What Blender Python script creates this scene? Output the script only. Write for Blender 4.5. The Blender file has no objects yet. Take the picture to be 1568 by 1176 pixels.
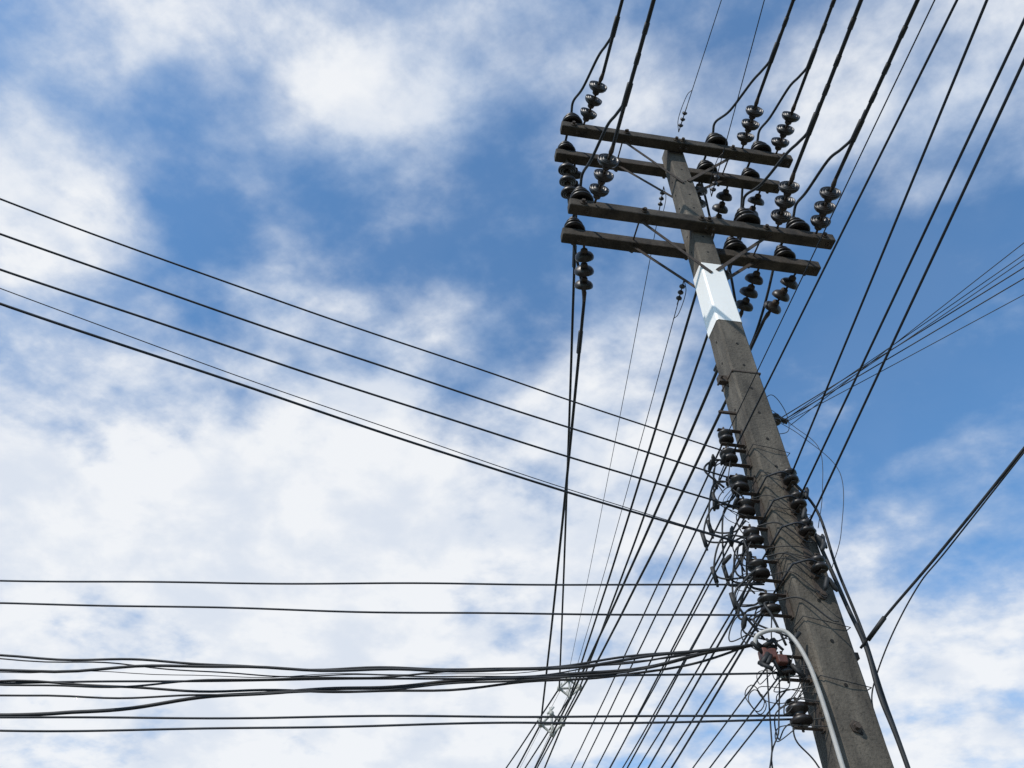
import bpy, math, random
from mathutils import Vector, Matrix
random.seed(7)
R=math.radians
scene=bpy.context.scene

# ------------------------------------------------------------------ materials
def newmat(name):
    m=bpy.data.materials.new(name); m.use_nodes=True
    return m, m.node_tree.nodes, m.node_tree.links, m.node_tree.nodes['Principled BSDF']
def noisy(name,c1,c2,scale=8,rough=.8,detail=8,bump=0.2,stretch=(1,1,1),metal=0,lo=.35,hi=.68,bscale=60,streak=0):
    m,n,l,b=newmat(name)
    tc=n.new('ShaderNodeTexCoord'); mp=n.new('ShaderNodeMapping'); mp.inputs['Scale'].default_value=stretch
    l.new(tc.outputs['Object'],mp.inputs[0])
    t=n.new('ShaderNodeTexNoise'); t.inputs['Scale'].default_value=scale; t.inputs['Detail'].default_value=detail; t.inputs['Roughness'].default_value=.65
    l.new(mp.outputs[0],t.inputs['Vector'])
    r=n.new('ShaderNodeValToRGB'); r.color_ramp.elements[0].position=lo; r.color_ramp.elements[1].position=hi
    r.color_ramp.elements[0].color=(*c1,1); r.color_ramp.elements[1].color=(*c2,1)
    l.new(t.outputs['Fac'],r.inputs[0]); col=r.outputs[0]
    if streak:
        mp2=n.new('ShaderNodeMapping'); mp2.inputs['Scale'].default_value=(11,11,.9); l.new(tc.outputs['Object'],mp2.inputs[0])
        t3=n.new('ShaderNodeTexNoise'); t3.inputs['Scale'].default_value=1; t3.inputs['Detail'].default_value=8; t3.inputs['Roughness'].default_value=.6; l.new(mp2.outputs[0],t3.inputs['Vector'])
        mr=n.new('ShaderNodeMapRange'); mr.inputs['From Min'].default_value=.36; mr.inputs['From Max'].default_value=.62; mr.inputs['To Min'].default_value=1-streak; mr.inputs['To Max'].default_value=1.08; l.new(t3.outputs['Fac'],mr.inputs['Value'])
        # pits in the cast surface
        vo=n.new('ShaderNodeTexNoise'); vo.inputs['Scale'].default_value=55; vo.inputs['Detail'].default_value=3; l.new(tc.outputs['Object'],vo.inputs['Vector'])
        m2_=n.new('ShaderNodeMapRange'); m2_.inputs['From Min'].default_value=.30; m2_.inputs['From Max'].default_value=.42; m2_.inputs['To Min'].default_value=.55; m2_.inputs['To Max'].default_value=1; l.new(vo.outputs['Fac'],m2_.inputs['Value'])
        mm=n.new('ShaderNodeMath'); mm.operation='MULTIPLY'; l.new(mr.outputs[0],mm.inputs[0]); l.new(m2_.outputs[0],mm.inputs[1])
        v=n.new('ShaderNodeVectorMath'); v.operation='SCALE'; l.new(col,v.inputs[0]); l.new(mm.outputs[0],v.inputs['Scale']); col=v.outputs[0]
    l.new(col,b.inputs['Base Color'])
    b.inputs['Roughness'].default_value=rough; b.inputs['Metallic'].default_value=metal
    if bump:
        t2=n.new('ShaderNodeTexNoise'); t2.inputs['Scale'].default_value=bscale; t2.inputs['Detail'].default_value=5
        l.new(tc.outputs['Object'],t2.inputs['Vector'])
        bp=n.new('ShaderNodeBump'); bp.inputs['Strength'].default_value=bump; bp.inputs['Distance'].default_value=.01
        l.new(t2.outputs['Fac'],bp.inputs['Height']); l.new(bp.outputs[0],b.inputs['Normal'])
    return m
M_conc=noisy('weathered_concrete',(.056,.048,.039),(.145,.124,.098),4,.9,10,.5,(1.6,1.6,.6),streak=.25)
M_arm =noisy('crossarm_concrete',(.020,.017,.014),(.075,.062,.048),7,.9,9,.4,(1,1,1))
M_white=noisy('white_sheet_metal',(.86,.84,.80),(.92,.90,.86),3,.6,4,.0,(1,1,.4))
M_porc=noisy('brown_porcelain',(.008,.006,.005),(.020,.014,.012),10,.42,3,0)
M_black=noisy('black_cable_jacket',(.008,.009,.010),(.020,.021,.023),12,.65,4,.1)
M_wire=noisy('weathered_conductor',(.006,.009,.014),(.017,.023,.032),12,.65,4,0)
M_rust=noisy('rusty_steel',(.03,.022,.017),(.075,.055,.042),20,.8,6,.2)
M_pvc=noisy('grey_conduit_plastic',(.36,.34,.31),(.50,.48,.45),6,.5,4,.05)
M_spc=noisy('weathered_spacer_plastic',(.22,.22,.19),(.55,.54,.50),14,.6,4,.05)
M_box=noisy('red_brown_plastic',(.09,.035,.025),(.16,.06,.045),9,.5,4,.05)
M_hole=noisy('dark_hole',(.004,.004,.004),(.012,.01,.01),9,.9,2,0)
M_asph=noisy('asphalt',(.035,.035,.036),(.07,.07,.068),30,.92,10,.4)
M_pave=noisy('pavement_concrete',(.2,.19,.17),(.32,.3,.28),4,.9,9,.3)
M_soil=noisy('dry_soil_and_grass',(.05,.07,.03),(.16,.13,.09),1.2,.95,12,.4)
M_paint=noisy('road_paint',(.6,.6,.58),(.8,.8,.78),20,.7,6,.1)

# ------------------------------------------------------------------ mesh builder
class MB:
    def __init__(s): s.v=[]; s.f=[]
    def tube(s,pts,r,n=6,cap=True):
        pts=[Vector(p) for p in pts]; k=len(s.v); N=len(pts)
        up=None
        for i,p in enumerate(pts):
            d=(pts[min(i+1,N-1)]-pts[max(i-1,0)])
            if d.length<1e-9: d=Vector((0,0,1))
            d.normalize()
            if up is None:
                up=Vector((0,0,1)) if abs(d.z)<.9 else Vector((1,0,0))
            a=d.cross(up)
            if a.length<1e-4: a=d.orthogonal()
            a.normalize(); b=a.cross(d).normalized(); up=b
            rr=r[i] if isinstance(r,(list,tuple)) else r
            for j in range(n):
                t=2*math.pi*j/n
                s.v.append(p+(a*math.cos(t)+b*math.sin(t))*rr)
        for i in range(N-1):
            for j in range(n):
                j2=(j+1)%n
                s.f.append((k+i*n+j,k+i*n+j2,k+(i+1)*n+j2,k+(i+1)*n+j))
        if cap:
            s.f.append(tuple(k+j for j in range(n))[::-1]); s.f.append(tuple(k+(N-1)*n+j for j in range(n)))
    def lathe(s,prof,o,ax,n=20):
        o=Vector(o); ax=Vector(ax).normalized(); a=ax.orthogonal().normalized(); b=ax.cross(a)
        k=len(s.v); N=len(prof)
        for (r,h) in prof:
            for j in range(n):
                t=2*math.pi*j/n; s.v.append(o+ax*h+(a*math.cos(t)+b*math.sin(t))*max(r,.0005))
        for i in range(N-1):
            for j in range(n):
                j2=(j+1)%n; s.f.append((k+i*n+j,k+i*n+j2,k+(i+1)*n+j2,k+(i+1)*n+j))
    def box(s,c,ax,ay,az,sx,sy,sz):
        c=Vector(c); k=len(s.v)
        for dz in(-1,1):
            for dy in(-1,1):
                for dx in(-1,1): s.v.append(c+Vector(ax)*dx*sx/2+Vector(ay)*dy*sy/2+Vector(az)*dz*sz/2)
        for q in((0,2,3,1),(4,5,7,6),(0,1,5,4),(2,6,7,3),(0,4,6,2),(1,3,7,5)): s.f.append(tuple(k+i for i in q))
    def bar(s,p,q,w,t,nrm):
        p=Vector(p);q=Vector(q);d=(q-p);L=d.length;d.normalize();nrm=Vector(nrm);y=nrm.cross(d).normalized();z=d.cross(y).normalized()
        s.box((p+q)/2,d,y,z,L,w,t)
    def done(s,name,mat,parent=None,smooth=True,bevel=0):
        me=bpy.data.meshes.new(name); me.from_pydata([tuple(v) for v in s.v],[],s.f); me.update()
        if smooth:
            for p in me.polygons: p.use_smooth=True
        o=bpy.data.objects.new(name,me); scene.collection.objects.link(o); me.materials.append(mat)
        if bevel:
            m=o.modifiers.new('bevel','BEVEL'); m.width=bevel; m.segments=2; m.limit_method='ANGLE'
        if parent: o.parent=parent
        return o
def empty(name,loc=(0,0,0)):
    e=bpy.data.objects.new(name,None); e.location=(0,0,0); scene.collection.objects.link(e); return e
def cat(pts,k=8):
    P=[Vector(p) for p in pts]; P=[P[0]*2-P[1]]+P+[P[-1]*2-P[-2]]; out=[]
    for i in range(1,len(P)-2):
        for j in range(k):
            t=j/k; a,b,c,d=P[i-1:i+3]
            out.append(.5*((2*b)+(c-a)*t+(2*a-5*b+4*c-d)*t*t+(3*b-a-3*c+d)*t**3))
    out.append(P[-2]); return out
def span(a,b,sag,n=28,wob=0):
    a=Vector(a);b=Vector(b);out=[];ph=[random.uniform(0,6.3) for _ in range(6)]
    L=(b-a).length
    for i in range(n+1):
        t=i/n; p=a.lerp(b,t); p.z-=4*sag*t*(1-t)
        if wob:
            e=min(1,t*8,(1-t)*8); s=t*L
            p.z+=wob*e*(math.sin(s*1.7+ph[0])*.6+math.sin(s*3.9+ph[1])*.4); p.y+=wob*e*math.sin(s*1.3+ph[2])
        out.append(p)
    return out
def through(a,b,k,sag,n=90,wob=0):
    # span from a whose sagging curve passes b after 1/k of its length
    a=Vector(a);b=Vector(b);f=a+(b-a)*k; f.z+=4*sag*(1-1/k)
    return span(a,f,sag,n,wob)

# ------------------------------------------------------------------ main pole frame
YAW=R(8.9); EX=Vector((math.cos(YAW),math.sin(YAW),0)); EY=Vector((-math.sin(YAW),math.cos(YAW),0)); EZ=Vector((0,0,1))
PC=Vector((1.826,4.3,0))
def L(x,y,z): return PC+EX*x+EY*y+EZ*z
def wid(z): return .30-.0118*z
def shaft(name,loc,parent,H=9.72,mat=M_conc,z0=0,grow=0,c=.014):
    mb=MB(); N=40 if z0==0 else 2
    for i in range(N+1):
        z=z0+(H-z0)*i/N; w=wid(z)/2+grow
        for (x,y) in((-w+c,-w),(w-c,-w),(w,-w+c),(w,w-c),(w-c,w),(-w+c,w),(-w,w-c),(-w,-w+c)):
            j=.0015 if z0==0 else 0
            mb.v.append(loc+EX*(x+random.uniform(-j,j))+EY*(y+random.uniform(-j,j))+EZ*z)
    for i in range(N):
        for j in range(8):
            j2=(j+1)%8; mb.f.append((i*8+j,i*8+j2,i*8+8+j2,i*8+8+j))
    mb.f.append(tuple(range(8))[::-1]); mb.f.append(tuple(N*8+j for j in range(8)))
    return mb.done(name,mat,parent,smooth=False)

pole=empty('utility_pole')
shaft('concrete_shaft',PC,pole)
shaft('white_band',PC,pole,7.43,M_white,6.61,.004,.014)
mb=MB()
z=5.98; w=wid(z)+.012; mb.box(L(0,0,z),EX,EY,EZ,w,w,.018); mb.box(L(-w/2-.035,0,z),EX,EY,EZ,.07,.05,.07); mb.tube([L(-w/2-.05,-.05,z),L(-w/2-.05,.06,z)],.01)
mb.done('steel_straps',M_rust,pole,False,.004)
mb=MB()
z=3.2
while z<9.2:
    if not 6.5<z<7.5:
        w=wid(z)/2; mb.lathe([(0,.003),(.011,.003),(.011,-.01)],L(0.0,-w,z),-EY,10)
        mb.lathe([(0,.003),(.010,.003),(.010,-.01)],L(-w,0.0,z+.12),-EX,10)
    z+=.26
mb.done('bolt_holes',M_hole,pole,False)
# crossarms
ZA=9.60; ZC=8.0; AY=.165
arms=[(ZA,-AY),(ZA,AY),(ZC,-AY),(ZC,AY)]
mb=MB()
for z,y in arms: mb.box(L(0,y,z),EX,EY,EZ,2.66,.115,.115)
mb.done('crossarms',M_arm,pole,False,.012)
mb=MB()
for z,y in arms:
    s=1 if y>0 else -1
    for x in(-1.2,-.6,-.035,.04,.62,1.22):
        mb.lathe([(0,.035),(.018,.035),(.02,.01),(.035,.01),(.035,0)],L(x,y+s*.0575,z),EY*s,8)
        mb.lathe([(0,.03),(.014,.03),(.014,.008),(.03,.008),(.03,0)],L(x+.05,y,z-.0575),-EZ,8)
for z in (ZA,ZC):
    for x in (-.62,.62): mb.tube([L(x,-AY-.09,z),L(x,AY+.09,z)],.009)
    for y in (-1,1):
        w=wid(z)/2+.012
        for x in(-.62,.62):
            yy=y*(AY-.02)
            mb.bar(L(x,yy,z-.065),L(.0+(.03 if x>0 else -.03),y*w,z-.72+(.05 if x>0 else 0)),.035,.007,EY)
mb.done('braces_and_bolts',M_rust,pole,False,.002)

# ------------------------------------------------------------------ insulators
def disc(mb,cp,o,ax,r=.1):
    cp.lathe([(0,0),(.022,0),(.034,.010),(.038,.03),(.040,.050),(.03,.052)],o,ax,16)   # metal cap
    mb.lathe([(.036,.036),(.052,.044),(r*.80,.058),(r*.96,.078),(r,.096),(r*.98,.110),(r*.90,.110),(r*.87,.092),(r*.78,.090),(r*.76,.114),(r*.68,.116),(r*.65,.092),(r*.55,.090),(r*.53,.118),(r*.44,.120),(r*.40,.092),(.02,.090)],o,ax,26)
    cp.tube([Vector(o)+ax*.088,Vector(o)+ax*.155],.012,8)
def pin(mb,o,k=1.0):
    mb.lathe([(r*k,h*k) for r,h in [(.018,0),(.018,.06),(.05,.07),(.055,.05),(.075,.05),(.078,.03),(.13,.035),(.14,.055),(.12,.085),(.075,.11),(.075,.12),(.115,.125),(.12,.142),(.10,.168),(.06,.19),(.06,.2),(.09,.205),(.092,.22),(.07,.245),(.045,.255),(.042,.272),(.055,.285),(.05,.31),(.03,.325),(0,.33)]],o,EZ,28)
ins=MB(); pins=MB(); fit=MB(); jump=MB(); hv=MB()
HV_R=.0175
LX=[-1.09,.73,1.13]; PX=[-1.2,.47,1.0]
NDIR={0:[(.16,-.52,.03),(.05,-.56,.02),(.07,-.56,.02)],1:[(.11,-.5,.03),(.02,-.56,.03),(.03,-.6,.03)]}
FDIR={0:[(.04,.55,-.13),(-.08,.55,-.13),(-.14,.55,-.13)],1:[(.03,.55,-.15),(-.12,.55,-.15),(-.24,.52,-.13)]}
FW={0:[.17,.115,.09],1:[.16,.08,.10]}
SP=[Vector((1.23,16.2,8.75)),Vector((.775,15.2,7.6))]
offs=[(-.22,0,0),(0.0,0,-.18),(.22,0,.02)]
def strain(a,d,small=False):
    a=Vector(a); d=Vector(d); u=d.normalized(); 
    fit.tube([a,a+u*.06],.012); 
    for i in range(3):
        v=(u+Vector([random.uniform(-.07,.07) for _ in range(3)])).normalized()
        disc(ins,fit,a+u*(.045+.15*i),v,.098+random.uniform(-.003,.003))
    e=a+u*.52
    fit.tube([a+u*.47,e,e+u*.1],[.013,.024,.014],8)
    return e+u*.06
for c,z in ((0,ZA),(1,ZC)):
    for i in range(3):
        eN=strain(L(LX[i],-AY-.07,z),NDIR[c][i])
        far=Vector((eN.x+FW[c][i]*34,eN.y-34,eN.z+.3))
        w=span(eN,far,.35,100,.006); hv.tube(w,HV_R,7)
        eF=strain(L(LX[i],AY+.07,z),FDIR[c][i])
        sp=SP[c]+Vector(offs[i])
        hv.tube(span(eF,sp,.12,40,.006),HV_R,7)
        nx=Vector((-2.2+offs[i][0]*4,34,z)); hv.tube(span(sp,nx,.15,20,.004),HV_R,7)
        kp=.87 if i!=1 else .96
        pN=L(PX[i],-AY,z+.055); pF=L(PX[i],AY,z+.055)
        pin(pins,pN,kp); pin(pins,pF,kp*.93)
        tN=pN+EZ*.30*kp; tF=pF+EZ*.28*kp
        uF=(sp-eF).normalized(); uW=(w[1]-w[0]).normalized()
        c1=eN+uW*.42; 
        pts=[c1+uW*.25+EZ*.02,c1+EZ*.022,eN+uW*.26+EX*(-.03)+EZ*.08,eN+uW*.10-EX*.07+EZ*.15,tN.lerp(eN,.55)+EZ*.12-EX*.05,tN-EY*.14+EZ*.07,tN,tF,tF+Vector((.0,.18,.02)),tF.lerp(eF,.55)+Vector((0,.08,.05)),eF+Vector((0,.05,.10)),eF+uF*.3+Vector((0,0,.02)),eF+uF*.6]
        jump.tube(cat(pts,7),.0145,7)
        jump.tube([c1-uW*.04+EZ*.01,c1+uW*.16+EZ*.01],.027,8)
        jump.tube([eF+uF*.45+EZ*.01,eF+uF*.75+EZ*.01],.026,8)
        for q in (.75,1.0,1.3): 
            hv.tube([w[0]+uW*q,w[0]+uW*(q+.09)],HV_R*1.25,7)
for a,d in ((L(-1.2,AY,ZA-.06),(.02,.25,-.5)),(L(.36,AY+.02,ZA-.06),(-.05,.35,-.42)),(L(.30,AY+.02,ZC-.06),(-.03,.4,-.36))):
    strain(a,d)
ins.done('strain_disc_insulators',M_porc,pole); pins.done('pin_insulators',M_porc,pole)
fit.done('line_fittings',M_rust,pole); jump.done('jumper_cables',M_black,pole)

# ------------------------------------------------------------------ low voltage racks
rack=MB(); sp_=MB()
def spool(o,k=1.0,tilt=.0):
    ax=(EZ+Vector((random.uniform(-1,1),random.uniform(-1,1),0))*tilt).normalized()
    if random.random()<.6: prof=[(0,-.05),(.045,-.05),(.058,-.04),(.058,-.022),(.036,-.010),(.034,0),(.036,.010),(.058,.022),(.058,.04),(.045,.05),(0,.05)]
    else: prof=[(0,-.048),(.05,-.048),(.062,-.034),(.05,-.012),(.034,-.004),(.036,.006),(.048,.016),(.052,.036),(.04,.052),(0,.052)]
    sp_.lathe([(r*k,h*k) for r,h in prof],o,ax,18)
LZ=[5.36,5.17,4.92,4.72,4.49,4.24,4.0,3.60,3.33]
lx=-.255
for z in LZ:
    w=wid(z)/2; s=random.uniform(-.018,.012); k=random.uniform(.92,1.08)
    spool(L(lx+s,-.0,z),k,.12); 
    for dz in(-.070,.070): rack.box(L((-w+lx-.03)/2,0,z+dz),EX,EY,EZ,abs(lx)-w+.07,.035,.006)
    rack.tube([L(lx+s,0,z-.09),L(lx+s,0,z+.10)],.008)
    rack.box(L(-w-.006,0,z),EX,EY,EZ,.01,.045,.17)
FZ=[4.86,4.66,4.45,4.18]
for z in FZ:
    w=wid(z)/2; y=-w-.085
    spool(L(.02,y,z),.9,.1)
    for dz in(-.055,.055): rack.box(L(.02,(-w+y-.03)/2,z+dz),EX,EY,EZ,.03,.12,.006)
    rack.tube([L(.02,y,z-.08),L(.02,y,z+.08)],.007)
rack.box(L(.02,-wid(4.5)/2-.008,4.5),EX,EY,EZ,.05,.008,.95)
rack.box(L(-wid(5.6)/2-.06,0,5.62),EX,EY,EZ,.16,.02,.02)
spool(L(.20,.02,5.62),.75); rack.tube([L(.1,0,5.66),L(.23,.02,5.62)],.010)
rack.tube([L(.1,0,5.58),L(.23,.02,5.60)],.010)
rack.box(L(.17,0,3.70),EX,EY,EZ,.09,.04,.04)
rack.lathe([(0,.03),(.018,.03),(.02,.01),(.035,.01),(.035,0)],L(-.02,-wid(3.23)/2,3.23),-EY,6)
rack.lathe([(0,.03),(.018,.03),(.02,.01),(.035,.01),(.035,0)],L(.03,-wid(4.0)/2,4.02),-EY,6)
rack.done('secondary_racks',M_rust,pole,False,.002); sp_.done('spool_insulators',M_porc,pole)

# ------------------------------------------------------------------ line groups
lines=empty('overhead_power_lines'); hv.done('covered_conductors',M_black,lines)
lv=MB(); thin=MB()
NP=Vector((-2.35,34,0))
fwd=[(L(lx,0,LZ[0]),.004),(L(lx,0,LZ[1]),.0068),(L(.02,-.22,FZ[0]),.0068),(L(.02,-.22,FZ[1]),.0068),(L(.02,-.22,FZ[2]),.0068)]
FT=[(1.985,1.26,5.44),(1.98,1.2,5.24),(1.90,1.06,4.87),(1.99,1.07,4.72),(1.93,1.14,4.52)]
for (a,r),b in zip(fwd,FT): lv.tube(through(a,b,11,.10,120,.002),r,6)
for i,z in enumerate(LZ[:7]):
    a=L(lx,.04,z); lv.tube(span(a,(NP.x-.1,34,z+.3),.45+.05*i,60,.006),.0078,6)
for i,z in enumerate(FZ):
    a=L(-.14,-.19,z); lv.tube(cat([L(.02,-.22,z),L(-.06,-.25,z),a],4),.0068,6)
    lv.tube(span(a,(NP.x+.15,34,z+.5),.5,60,.006),.0070,6)
for z in (3.6,3.5,3.72): 
    lv.tube(span(L(lx,.05,z),(NP.x,34,z+1.2),.6,60,.008),.005,6)
for a,b,sg,r in ((L(lx-.03,0,5.22),(-2.836,2.266,5.36),.36,.0058),(L(lx-.03,0,4.97),(-2.74,2.32,5.10),.34,.0064),(L(lx-.03,0,4.72),(-2.65,2.37,4.85),.34,.0064),(L(lx-.03,0,4.42),(-2.5,2.37,4.56),.34,.007),(L(lx-.03,0,4.43),(-2.51,2.33,4.63),.50,.0027)):
    lv.tube(through(a,b,2.9,sg,100,.006),r,6)
for a,b,sg,r in ((L(lx,0,4.14),(-3.23,4.3,4.19),.08,.006),(L(lx,0,3.93),(-3.15,4.3,4.03),.12,.006),(L(lx,0,3.33),(-2.83,4.3,3.34),.05,.006),(L(lx,0,3.31),(-2.8,4.3,3.27),.09,.006),(L(lx,0,3.57),(-2.92,4.3,3.53),.05,.006)):
    lv.tube(through(a,b,2.8,sg,110,.009),r,6)
lv.done('secondary_wires',M_wire,lines)
def mini(a,u):
    u=Vector(u).normalized(); a=Vector(a)
    for i in range(3): m2.lathe([(0,0),(.015,0),(.028,.014),(.028,.026),(.015,.03),(0,.032)],a+u*(.06+.07*i),u,12)
    m2.tube([a,a+u*.3],.006)
    s=u.cross(EZ).normalized()
    m2.tube(cat([a,a+u*.15+s*.05,a+u*.4+s*.04,a+u*.48],6),.004,5)
m2=MB()
for a,b,sg in ((L(0,-.26,9.72),(2.10,2.68,9.80),.2),(L(.17,-.2,8.50),(2.13,2.25,8.5),.2)):
    b=Vector(b);mini(a,b-a); thin.tube(through(a,b,18,sg,90,.002),.0045,5)
for a,b in ((L(-.14,.12,9.15),(1.20,16,8.95)),(L(-.2,.1,7.42),(1.0,13.5,7.45))):
    b=Vector(b);mini(a,b-a); thin.tube(span(a,b,.08,40,.004),.0045,5); thin.tube(span(b,(-2.2,34,b.z),.1,20),.0045,5)
m2.done('small_strain_insulators',M_porc,pole)
thin.done('earth_wires',M_wire,lines)

# telephone bundle
tel=empty('telephone_cables'); tb=MB()
A0=L(-.42,-.02,3.72)
for pts,r in (
 ([A0,(.6,4.28,3.66),(-.1,4.27,3.60),(-1.0,4.27,3.60),(-2.0,4.28,3.64),(-3.05,4.3,3.70),(-6,4.3,3.85),(-11.3,4.3,4.3)],.0068),
 ([A0,(.7,4.35,3.67),(0,4.33,3.59),(-1.0,4.3,3.57),(-2.0,4.3,3.61),(-3.0,4.3,3.68),(-6,4.3,3.8),(-11.3,4.3,4.25)],.0038),
 ([A0,(.5,4.2,3.60),(-.4,4.2,3.55),(-1.6,4.2,3.58),(-2.9,4.2,3.56),(-6,4.2,3.6),(-11.3,4.25,4.1)],.008),
 ([A0,(.7,4.3,3.62),(-.2,4.3,3.54),(-1.0,4.3,3.50),(-1.7,4.3,3.44),(-2.4,4.3,3.37),(-2.9,4.3,3.345),(-5,4.3,3.3),(-11.3,4.3,3.9)],.010),
 ([A0,(.6,4.26,3.58),(-.3,4.26,3.50),(-1.2,4.26,3.46),(-1.8,4.26,3.43),(-2.9,4.26,3.44),(-6,4.26,3.4),(-11.3,4.3,3.95)],.0055),
 ([A0,(.9,4.25,3.66),(0,4.25,3.58),(-1.2,4.26,3.54),(-2.2,4.26,3.50),(-3.0,4.26,3.50),(-6,4.26,3.5),(-11.3,4.3,4.0)],.0055),
 ([A0,(.9,4.35,3.70),(0,4.35,3.62),(-1.4,4.36,3.60),(-3.0,4.36,3.63),(-6,4.3,3.7),(-11.3,4.3,4.15)],.0022),
 ([A0,(.8,4.3,3.60),(0,4.3,3.52),(-1.1,4.3,3.475),(-2.0,4.3,3.50),(-3.0,4.3,3.535),(-6,4.3,3.6),(-11.3,4.3,4.1)],.0068),
 ):
    p=cat(pts,12); ph=random.uniform(0,6)
    for i,q in enumerate(p[3:]): q.z+=.009*math.sin(q.x*4.3+ph)+.005*math.sin(q.x*8.7+2*ph)
    tb.tube(p,r,6)
tb.done('cable_bundle',M_black,tel)
rb=MB(); s0=L(.27,.02,5.62)
for b,r,sg in (((3.27,2.82,5.74),.003,.05),((3.29,2.87,5.70),.003,.07),((3.33,2.95,5.68),.0042,.06),((3.35,3.03,5.66),.0042,.08),((3.38,3.13,5.62),.003,.12),((3.31,2.91,5.70),.003,.14)):
    rb.tube(through(s0+Vector((random.uniform(-.03,.05),0,random.uniform(-.05,.04))),b,6.5,sg*.7,70,.002),r,5)
for pts,r in (([(2.02,4.22,3.70),(2.14,3.98,3.80),(2.33,3.6,3.94),(2.62,2.97,4.17),(3.5,1.2,4.9),(5.0,-2,6.0)],.0075),
              ([L(.18,-.02,3.35),L(.22,-.04,3.5),(2.13,4.05,3.68),(2.25,3.78,3.85),(2.36,3.56,3.94),(2.63,2.95,4.165),(3.5,1.16,4.9),(5.0,-2.04,6.0)],.004)):
    rb.tube(cat(pts,10),r,6)
rb.tube([(2.05,4.16,3.72),(2.12,4.02,3.785)],.013,8)
rb.done('drop_cables',M_black,tel)

# ------------------------------------------------------------------ clutter at the pole
cl=MB()
cl.tube(cat([L(.10,-.14,4.55),L(.13,-.15,4.2),L(.17,-.13,3.95),L(.20,-.13,3.7),L(.17,-.15,3.4),L(.18,-.16,3.1),L(.18,-.16,2.4),L(.17,-.15,.1)],8),.013,8)
cl.tube(cat([L(.02,-.2,4.86),L(.14,-.2,4.6),L(.16,-.17,4.2),L(.22,-.12,3.8),L(.21,-.12,3.4),L(.20,-.14,2.9),L(.2,-.15,.1)],8),.009,8)
for i in range(28):
    z=random.choice(LZ[1:7]); z2=z-random.uniform(.12,.45)
    a=L(lx+random.uniform(-.03,.02),random.uniform(-.05,.05),z); b=L(lx+random.uniform(-.10,.06),random.uniform(-.06,.1),z2)
    m=a.lerp(b,.5)+EX*random.uniform(-.18,-.03)+EY*random.uniform(-.05,.15)+EZ*random.uniform(-.12,.02)
    m1=a.lerp(m,.5)+EX*random.uniform(-.06,.02)+EZ*random.uniform(0,.05)
    cl.tube(cat([a,m1,m,b],8),random.choice([.0025,.004,.006,.008]),6)
for z,dx,dz in ((4.95,-.20,-.30),(4.75,-.26,-.20),(4.72,-.16,-.42),(4.5,-.24,-.22),(4.35,-.15,-.25),(5.15,-.12,-.25)):
    a=L(lx,.02,z); b=L(lx+dx,.15,z+dz); c=L(lx+dx*.4,.08,z+dz*1.25); d=L(lx,.02,z+dz*1.05)
    cl.tube(cat([a,L(lx+dx*.7,.08,z+.02),b,c,d],9),.0065,7)
    cl.tube([b+EZ*.05-EX*.01,b-EZ*.06],.015,8); cl.tube([b-EZ*.05,b-EZ*.09],.009,7)
for i in range(9):
    z=random.uniform(3.3,3.7); a=L(lx+random.uniform(-.05,.1),-.05,z); b=L(lx-random.uniform(.02,.18),random.uniform(-.06,.1),z-random.uniform(.05,.2)); 
    m=a.lerp(b,.5)+EX*random.uniform(-.08,.05)+EZ*random.uniform(-.1,.05)
    cl.tube(cat([a,m,b,b+Vector((random.uniform(-.03,.10),0,.08)),L(-.15,-.1,z-.12)],8),random.choice([.0025,.003,.004]),6)
for cx,cz,rr in ((-.50,3.40,.05),(-.49,3.38,.046)):
    cl.tube([L(cx+rr*math.cos(t*.35),-.02+.01*math.sin(t),cz+rr*1.4*math.sin(t*.35)) for t in range(20)],.003,6)
for x0,z0,x1,z1 in ((-.30,3.62,-.46,2.9),(-.28,3.35,-.14,2.8),(-.36,3.66,-.52,2.7)):
    cl.tube(cat([L(x0,0,z0),L(x0-.03,0,z0-.15),L((x0+x1)/2,.02,(z0+z1)/2),L(x1,.02,z1),L(-.17,-.1,1.6)],9),.0045,6)
for z in (3.86,4.3,4.66,4.95,5.2,3.5):
    w=wid(z)/2+.012
    p=[L(-w,-w,z),L(0,-w-.01,z-.03),L(w,-w,z-.05),L(w,w,z-.02),L(-w,w,z),L(-w,-w,z)]
    cl.tube(p,.003,5)
for i in range(7):
    z=random.uniform(3.9,5.0); w=wid(z)/2
    cl.tube(cat([L(-w-.1,-.05,z),L(-w,-w-.02,z-.03),L(0,-w-.05,z-.1+random.uniform(-.1,.05)),L(.03,-w-.08,z-.2)],7),random.choice([.003,.005]),6)
for s in ((.3,5.5,.45,4.7),(.26,5.6,.36,5.0)):
    cl.tube(cat([L(.12,-.1,s[1]),L(s[0],-.1,s[1]-.15),L(s[2],-.15,(s[1]+s[3])/2-.1),L(s[0],-.15,s[3]-.2),L(.14,-.15,s[3]-.5)],9),.0025,5)
cl.tube(cat([L(.1,0,5.75),L(.2,-.05,5.82),L(.30,0,5.7),L(.27,0,5.5),L(.12,-.02,5.42)],8),.003,5)
for i in range(14):
    z=random.choice(LZ[1:7])-random.uniform(0,.15); a=L(lx-random.uniform(.02,.18),random.uniform(-.05,.1),z)
    u=Vector((random.uniform(-.3,.3),random.uniform(.2,1),random.uniform(-1,-.2))).normalized(); cl.tube([a,a+u*.02,a+u*.07,a+u*.09],[.006,.014,.014,.006],8)
for i in range(7):
    z=random.choice(FZ)-random.uniform(.02,.12); a=L(random.uniform(.02,.10),-.24,z)
    u=Vector((random.uniform(-.4,.6),random.uniform(-.3,.2),random.uniform(-1,-.4))).normalized(); cl.tube([a,a+u*.02,a+u*.08,a+u*.10],[.006,.015,.015,.006],8)
cl.tube([s0-EX*.07+EZ*.03,s0+EX*.03-EZ*.01],.02,8)
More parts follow.
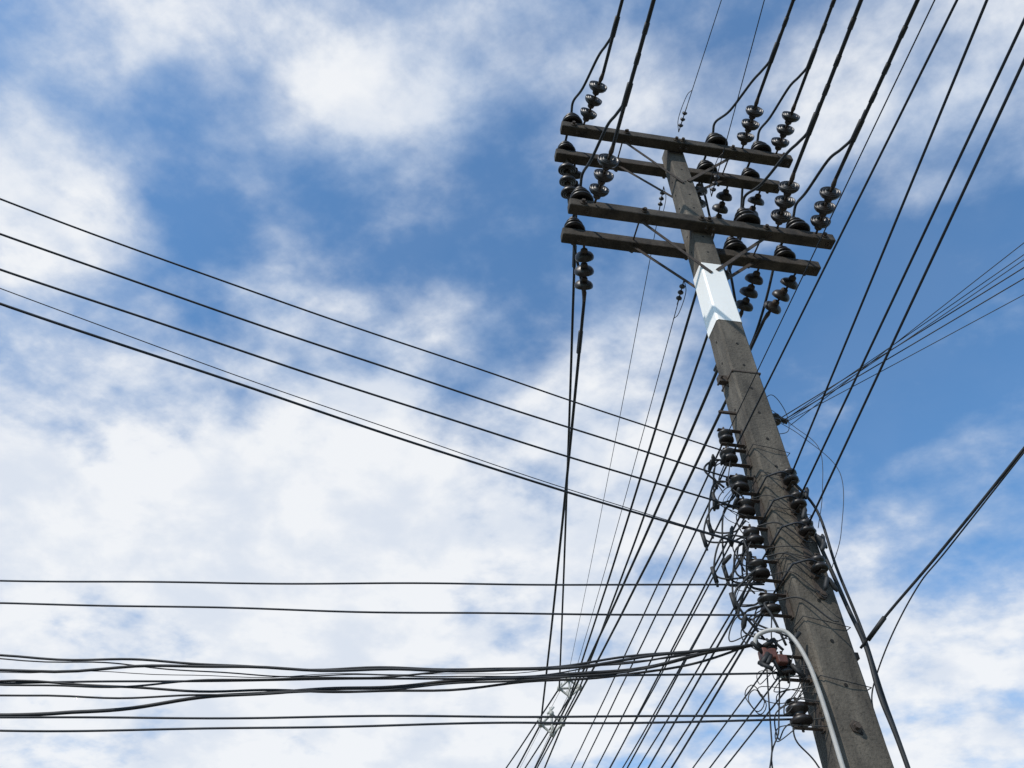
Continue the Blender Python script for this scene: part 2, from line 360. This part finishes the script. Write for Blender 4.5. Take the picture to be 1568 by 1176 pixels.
cl.done('tie_wires_and_jumpers',M_black,pole)
cb=MB(); cb.box(L(-.36,-.02,3.66),EX,EY,EZ,.09,.07,.06); cb.box(L(-.30,-.05,3.62),EX,EY,EZ,.06,.05,.05)
cb.done('junction_block',M_box,pole,False,.008)
kb=MB()
for i in range(14):
    a=L(-.34+random.uniform(-.14,.12),-.03+random.uniform(-.05,.05),3.65+random.uniform(-.07,.07)); u=Vector((random.uniform(-1,1),random.uniform(-.3,.3),random.uniform(-.7,.7))).normalized()
    kb.tube([a,a+u*.09],random.uniform(.008,.016),8)
kb.done('cable_clamps',M_black,pole)
cd=MB(); cd.tube(cat([L(-.44,-.05,3.70),L(-.42,-.07,3.75),L(-.34,-.10,3.775),L(-.26,-.13,3.745),L(-.215,-.16,3.60),L(-.195,-.17,3.4),L(-.185,-.17,3.0),L(-.18,-.175,2.2),L(-.17,-.18,.05)],9),.0125,12)
cd.done('service_conduit',M_pvc,pole)

# ------------------------------------------------------------------ cable spacers
def spacer(c,k=1):
    e=MB(); c=Vector(c)
    P=[c+Vector(o) for o in((-.22,0,0),(0,0,.20),(.22,0,.02),(0,0,-.18))]
    for a,b in((0,1),(1,2),(2,3),(3,0),(1,3),(0,2)):
        m=P[a].lerp(P[b],.5)+Vector((0,.01,0)); e.tube(cat([P[a],m,P[b]],4),.025,7)
    for p in P: 
        e.tube([p+Vector((0,-.06,0)),p+Vector((0,.06,0))],.046,8); e.tube([p,p+Vector((random.uniform(-.08,.08),0,.13))],.02,6)
    e.tube([c+Vector((-.08,0,.2)),c+Vector((.05,0,.34))],.022,6)
    return e.done('cable_spacer',M_spc)
spacer(SP[0]); spacer(SP[1])

# ------------------------------------------------------------------ neighbouring poles (outside the view, carry the lines)
def simple_pole(loc,H,arms_=False):
    e=empty('utility_pole'); loc=Vector(loc); shaft('concrete_shaft',loc,e,H)
    mb=MB()
    if arms_:
        for z in(ZA,ZC):
            for y in(-AY,AY): mb.box(loc+EY*y+EZ*z,EX,EY,EZ,2.66,.115,.115)
    else: mb.box(loc+EZ*(H-.4),EX,EY,EZ,.6,.34,.1)
    mb.done('crossarms',M_arm,e,False,.012)
simple_pole((-2.2,34,0),9.72,True); simple_pole((5.6,-30.6,0),9.9,True)
simple_pole((-11.6,4.3,0),5.2); simple_pole((-11.3,-1.5,0),6.9); simple_pole((9.7,-5.2,0),6.8); simple_pole((5.1,-2.3,0),6.6)

# ------------------------------------------------------------------ ground, road, pavement
def sheet(name,x0,x1,y0,y1,z,mat):
    me=bpy.data.meshes.new(name); me.from_pydata([(x0,y0,z),(x1,y0,z),(x1,y1,z),(x0,y1,z)],[],[(0,1,2,3)]); o=bpy.data.objects.new(name,me); scene.collection.objects.link(o); me.materials.append(mat); return o
sheet('ground',-2000,2000,-2000,2000,0,M_soil)
sheet('road',-8.5,-1.2,-200,200,.004,M_asph)
mk=empty('road_markings')
for y in range(-60,60,6):
    o=sheet('dash',-4.95,-4.83,y,y+3,.008,M_paint); o.parent=mk
pv=MB(); pv.box((.9+.35,0,.04),(1,0,0),(0,1,0),(0,0,1),4.2,400,.12); pv.done('pavement',M_pave,None,False,.01)
kb2=MB(); kb2.box((-.96-.07,0,.045),(1,0,0),(0,1,0),(0,0,1),.15,400,.15); kb2.done('kerb',M_pave,None,False,.015)

# ------------------------------------------------------------------ sky
SUN_EL=R(46); SUN_AZ=R(220)
w=bpy.data.worlds.new('World'); scene.world=w; w.use_nodes=True; n=w.node_tree.nodes; l=w.node_tree.links
try:
    w.cycles.sampling_method='MANUAL'; w.cycles.sample_map_resolution=512
except Exception: pass
bg=n['Background']; bg.inputs['Strength'].default_value=.12
sky=n.new('ShaderNodeTexSky'); sky.sky_type='NISHITA'; sky.sun_disc=False; sky.sun_elevation=SUN_EL; sky.sun_rotation=SUN_AZ; sky.air_density=1.0; sky.dust_density=.6; sky.ozone_density=1.5
tint=n.new('ShaderNodeMix'); tint.data_type='RGBA'; tint.blend_type='MULTIPLY'; tint.inputs['Factor'].default_value=1; tint.inputs['B'].default_value=(.82,1.38,1.68,1)
l.new(sky.outputs[0],tint.inputs['A'])
tc=n.new('ShaderNodeTexCoord')
nm=n.new('ShaderNodeVectorMath'); nm.operation='NORMALIZE'; l.new(tc.outputs['Generated'],nm.inputs[0])
D=nm.outputs[0]
def math_(op,a,b=None,c=None,clamp=False):
    x=n.new('ShaderNodeMath'); x.operation=op; x.use_clamp=clamp
    for i,q in enumerate((a,b,c)):
        if q is None: continue
        if isinstance(q,(int,float)): x.inputs[i].default_value=q
        else: l.new(q,x.inputs[i])
    return x.outputs[0]
sep=n.new('ShaderNodeSeparateXYZ'); l.new(D,sep.inputs[0])
zz=math_('ADD',math_('MAXIMUM',sep.outputs[2],0.0),.30)
dv=n.new('ShaderNodeVectorMath'); dv.operation='SCALE'; l.new(D,dv.inputs[0]); l.new(math_('DIVIDE',1.0,zz),dv.inputs['Scale'])
PV=dv.outputs[0]
def noise(scale,detail,rough,dist,off=(0,0,0),stretch=(1,1,1),rot=0):
    mp=n.new('ShaderNodeMapping'); mp.inputs['Location'].default_value=off; mp.inputs['Scale'].default_value=stretch; mp.inputs['Rotation'].default_value=(0,0,rot); l.new(PV,mp.inputs[0])
    t=n.new('ShaderNodeTexNoise'); t.inputs['Scale'].default_value=scale; t.inputs['Detail'].default_value=detail; t.inputs['Roughness'].default_value=rough; t.inputs['Distortion'].default_value=dist
    l.new(mp.outputs[0],t.inputs['Vector']); return t.outputs['Fac']
def ramp(v,a,b,to=1.0,fr=0.0):
    m=n.new('ShaderNodeMapRange'); m.interpolation_type='SMOOTHSTEP'; m.inputs['From Min'].default_value=a; m.inputs['From Max'].default_value=b; m.inputs['To Min'].default_value=fr; m.inputs['To Max'].default_value=to; l.new(v,m.inputs['Value']); return m.outputs[0]
B=[((-664,480,1181),14,.12),((-264,515,1146),11,.16),((-84,530,1132),8,.16),((-434,451,1209),11,.10),((-744,643,1020),6,.16),((-724,864,802),8,.16),
((-284,921,746),12,.22),((-584,1014,655),15,.19),((-184,1049,620),18,.17),((-484,1192,479),24,.22),((116,1192,479),18,.22),((716,1156,514),11,.32),
((666,465,1195),9,.22),((296,530,1132),8,.17),((146,807,858),8,.15),((566,935,732),6,.16),((176,921,746),8,.12),((-134,800,866),3,.14),((-34,790,870),2.5,.12),((-384,700,960),4,.06),((700,640,1020),5,.12),
((-84,736,929),12,-.26),((-384,686,978),10,-.16),((-534,579,1083),6,-.11),((-554,836,830),7,-.20),((616,836,830),13,-.26),((566,707,957),10,-.16),((46,586,1076),5,-.14),((540,1000,680),6,-.08),((-724,750,915),5,-.09)]
acc=None
for d,rad,wt in B:
    v=Vector(d).normalized()
    dt=n.new('ShaderNodeVectorMath'); dt.operation='DOT_PRODUCT'; l.new(D,dt.inputs[0]); dt.inputs[1].default_value=v
    mr=n.new('ShaderNodeMapRange'); mr.interpolation_type='SMOOTHSTEP'; mr.inputs['From Min'].default_value=math.cos(R(rad*1.45)); mr.inputs['From Max'].default_value=1; mr.inputs['To Min'].default_value=0; mr.inputs['To Max'].default_value=wt
    l.new(dt.outputs['Value'],mr.inputs['Value'])
    acc=mr.outputs[0] if acc is None else math_('ADD',acc,mr.outputs[0])
n1=noise(5.6,8,.55,.12,(3.1,1.7,0),(1,1.15,1),.5); n2=noise(13,6,.58,.1,(7.3,2.2,4),(1,1.2,1),.6); n3=noise(7,7,.56,.12,(1.2,9.4,2))
dens=math_('MULTIPLY_ADD',n1,1.55,math_('MULTIPLY_ADD',n2,.55,-.56))
dens=math_('ADD',dens,acc)
al=ramp(dens,.20,.92,.97,.06)
cf=math_('ADD',math_('MULTIPLY',ramp(dens,.48,1.0),.64),math_('MULTIPLY',ramp(n3,.34,.66),.50),clamp=True)
cr=n.new('ShaderNodeValToRGB'); cr.color_ramp.elements[0].color=(.43,.55,.75,1); cr.color_ramp.elements[1].color=(.90,.92,.95,1); l.new(cf,cr.inputs[0])
sc=n.new('ShaderNodeVectorMath'); sc.operation='SCALE'; sc.inputs['Scale'].default_value=1/.12; l.new(cr.outputs[0],sc.inputs[0])
mx=n.new('ShaderNodeMix'); mx.data_type='RGBA'; l.new(al,mx.inputs['Factor']); l.new(tint.outputs['Result'],mx.inputs['A']); l.new(sc.outputs[0],mx.inputs['B'])
l.new(mx.outputs['Result'],bg.inputs['Color'])

sd=bpy.data.lights.new('sun','SUN'); sd.energy=3.6; sd.angle=R(.6); sd.color=(1,.94,.86); so=bpy.data.objects.new('sun',sd); scene.collection.objects.link(so)
sv=Vector((math.sin(SUN_AZ)*math.cos(SUN_EL),math.cos(SUN_AZ)*math.cos(SUN_EL),math.sin(SUN_EL))); so.rotation_euler=sv.to_track_quat('Z','Y').to_euler()

cam=bpy.data.cameras.new('camera'); co=bpy.data.objects.new('camera',cam); scene.collection.objects.link(co); scene.camera=co
cam.sensor_width=36; cam.lens=27.05; cam.clip_end=6000; cam.clip_start=.05
co.location=(0,0,1.6); co.rotation_euler=(R(90+45.4),0,0)
scene.view_settings.view_transform='Standard'; scene.view_settings.look='None'; scene.view_settings.exposure=0
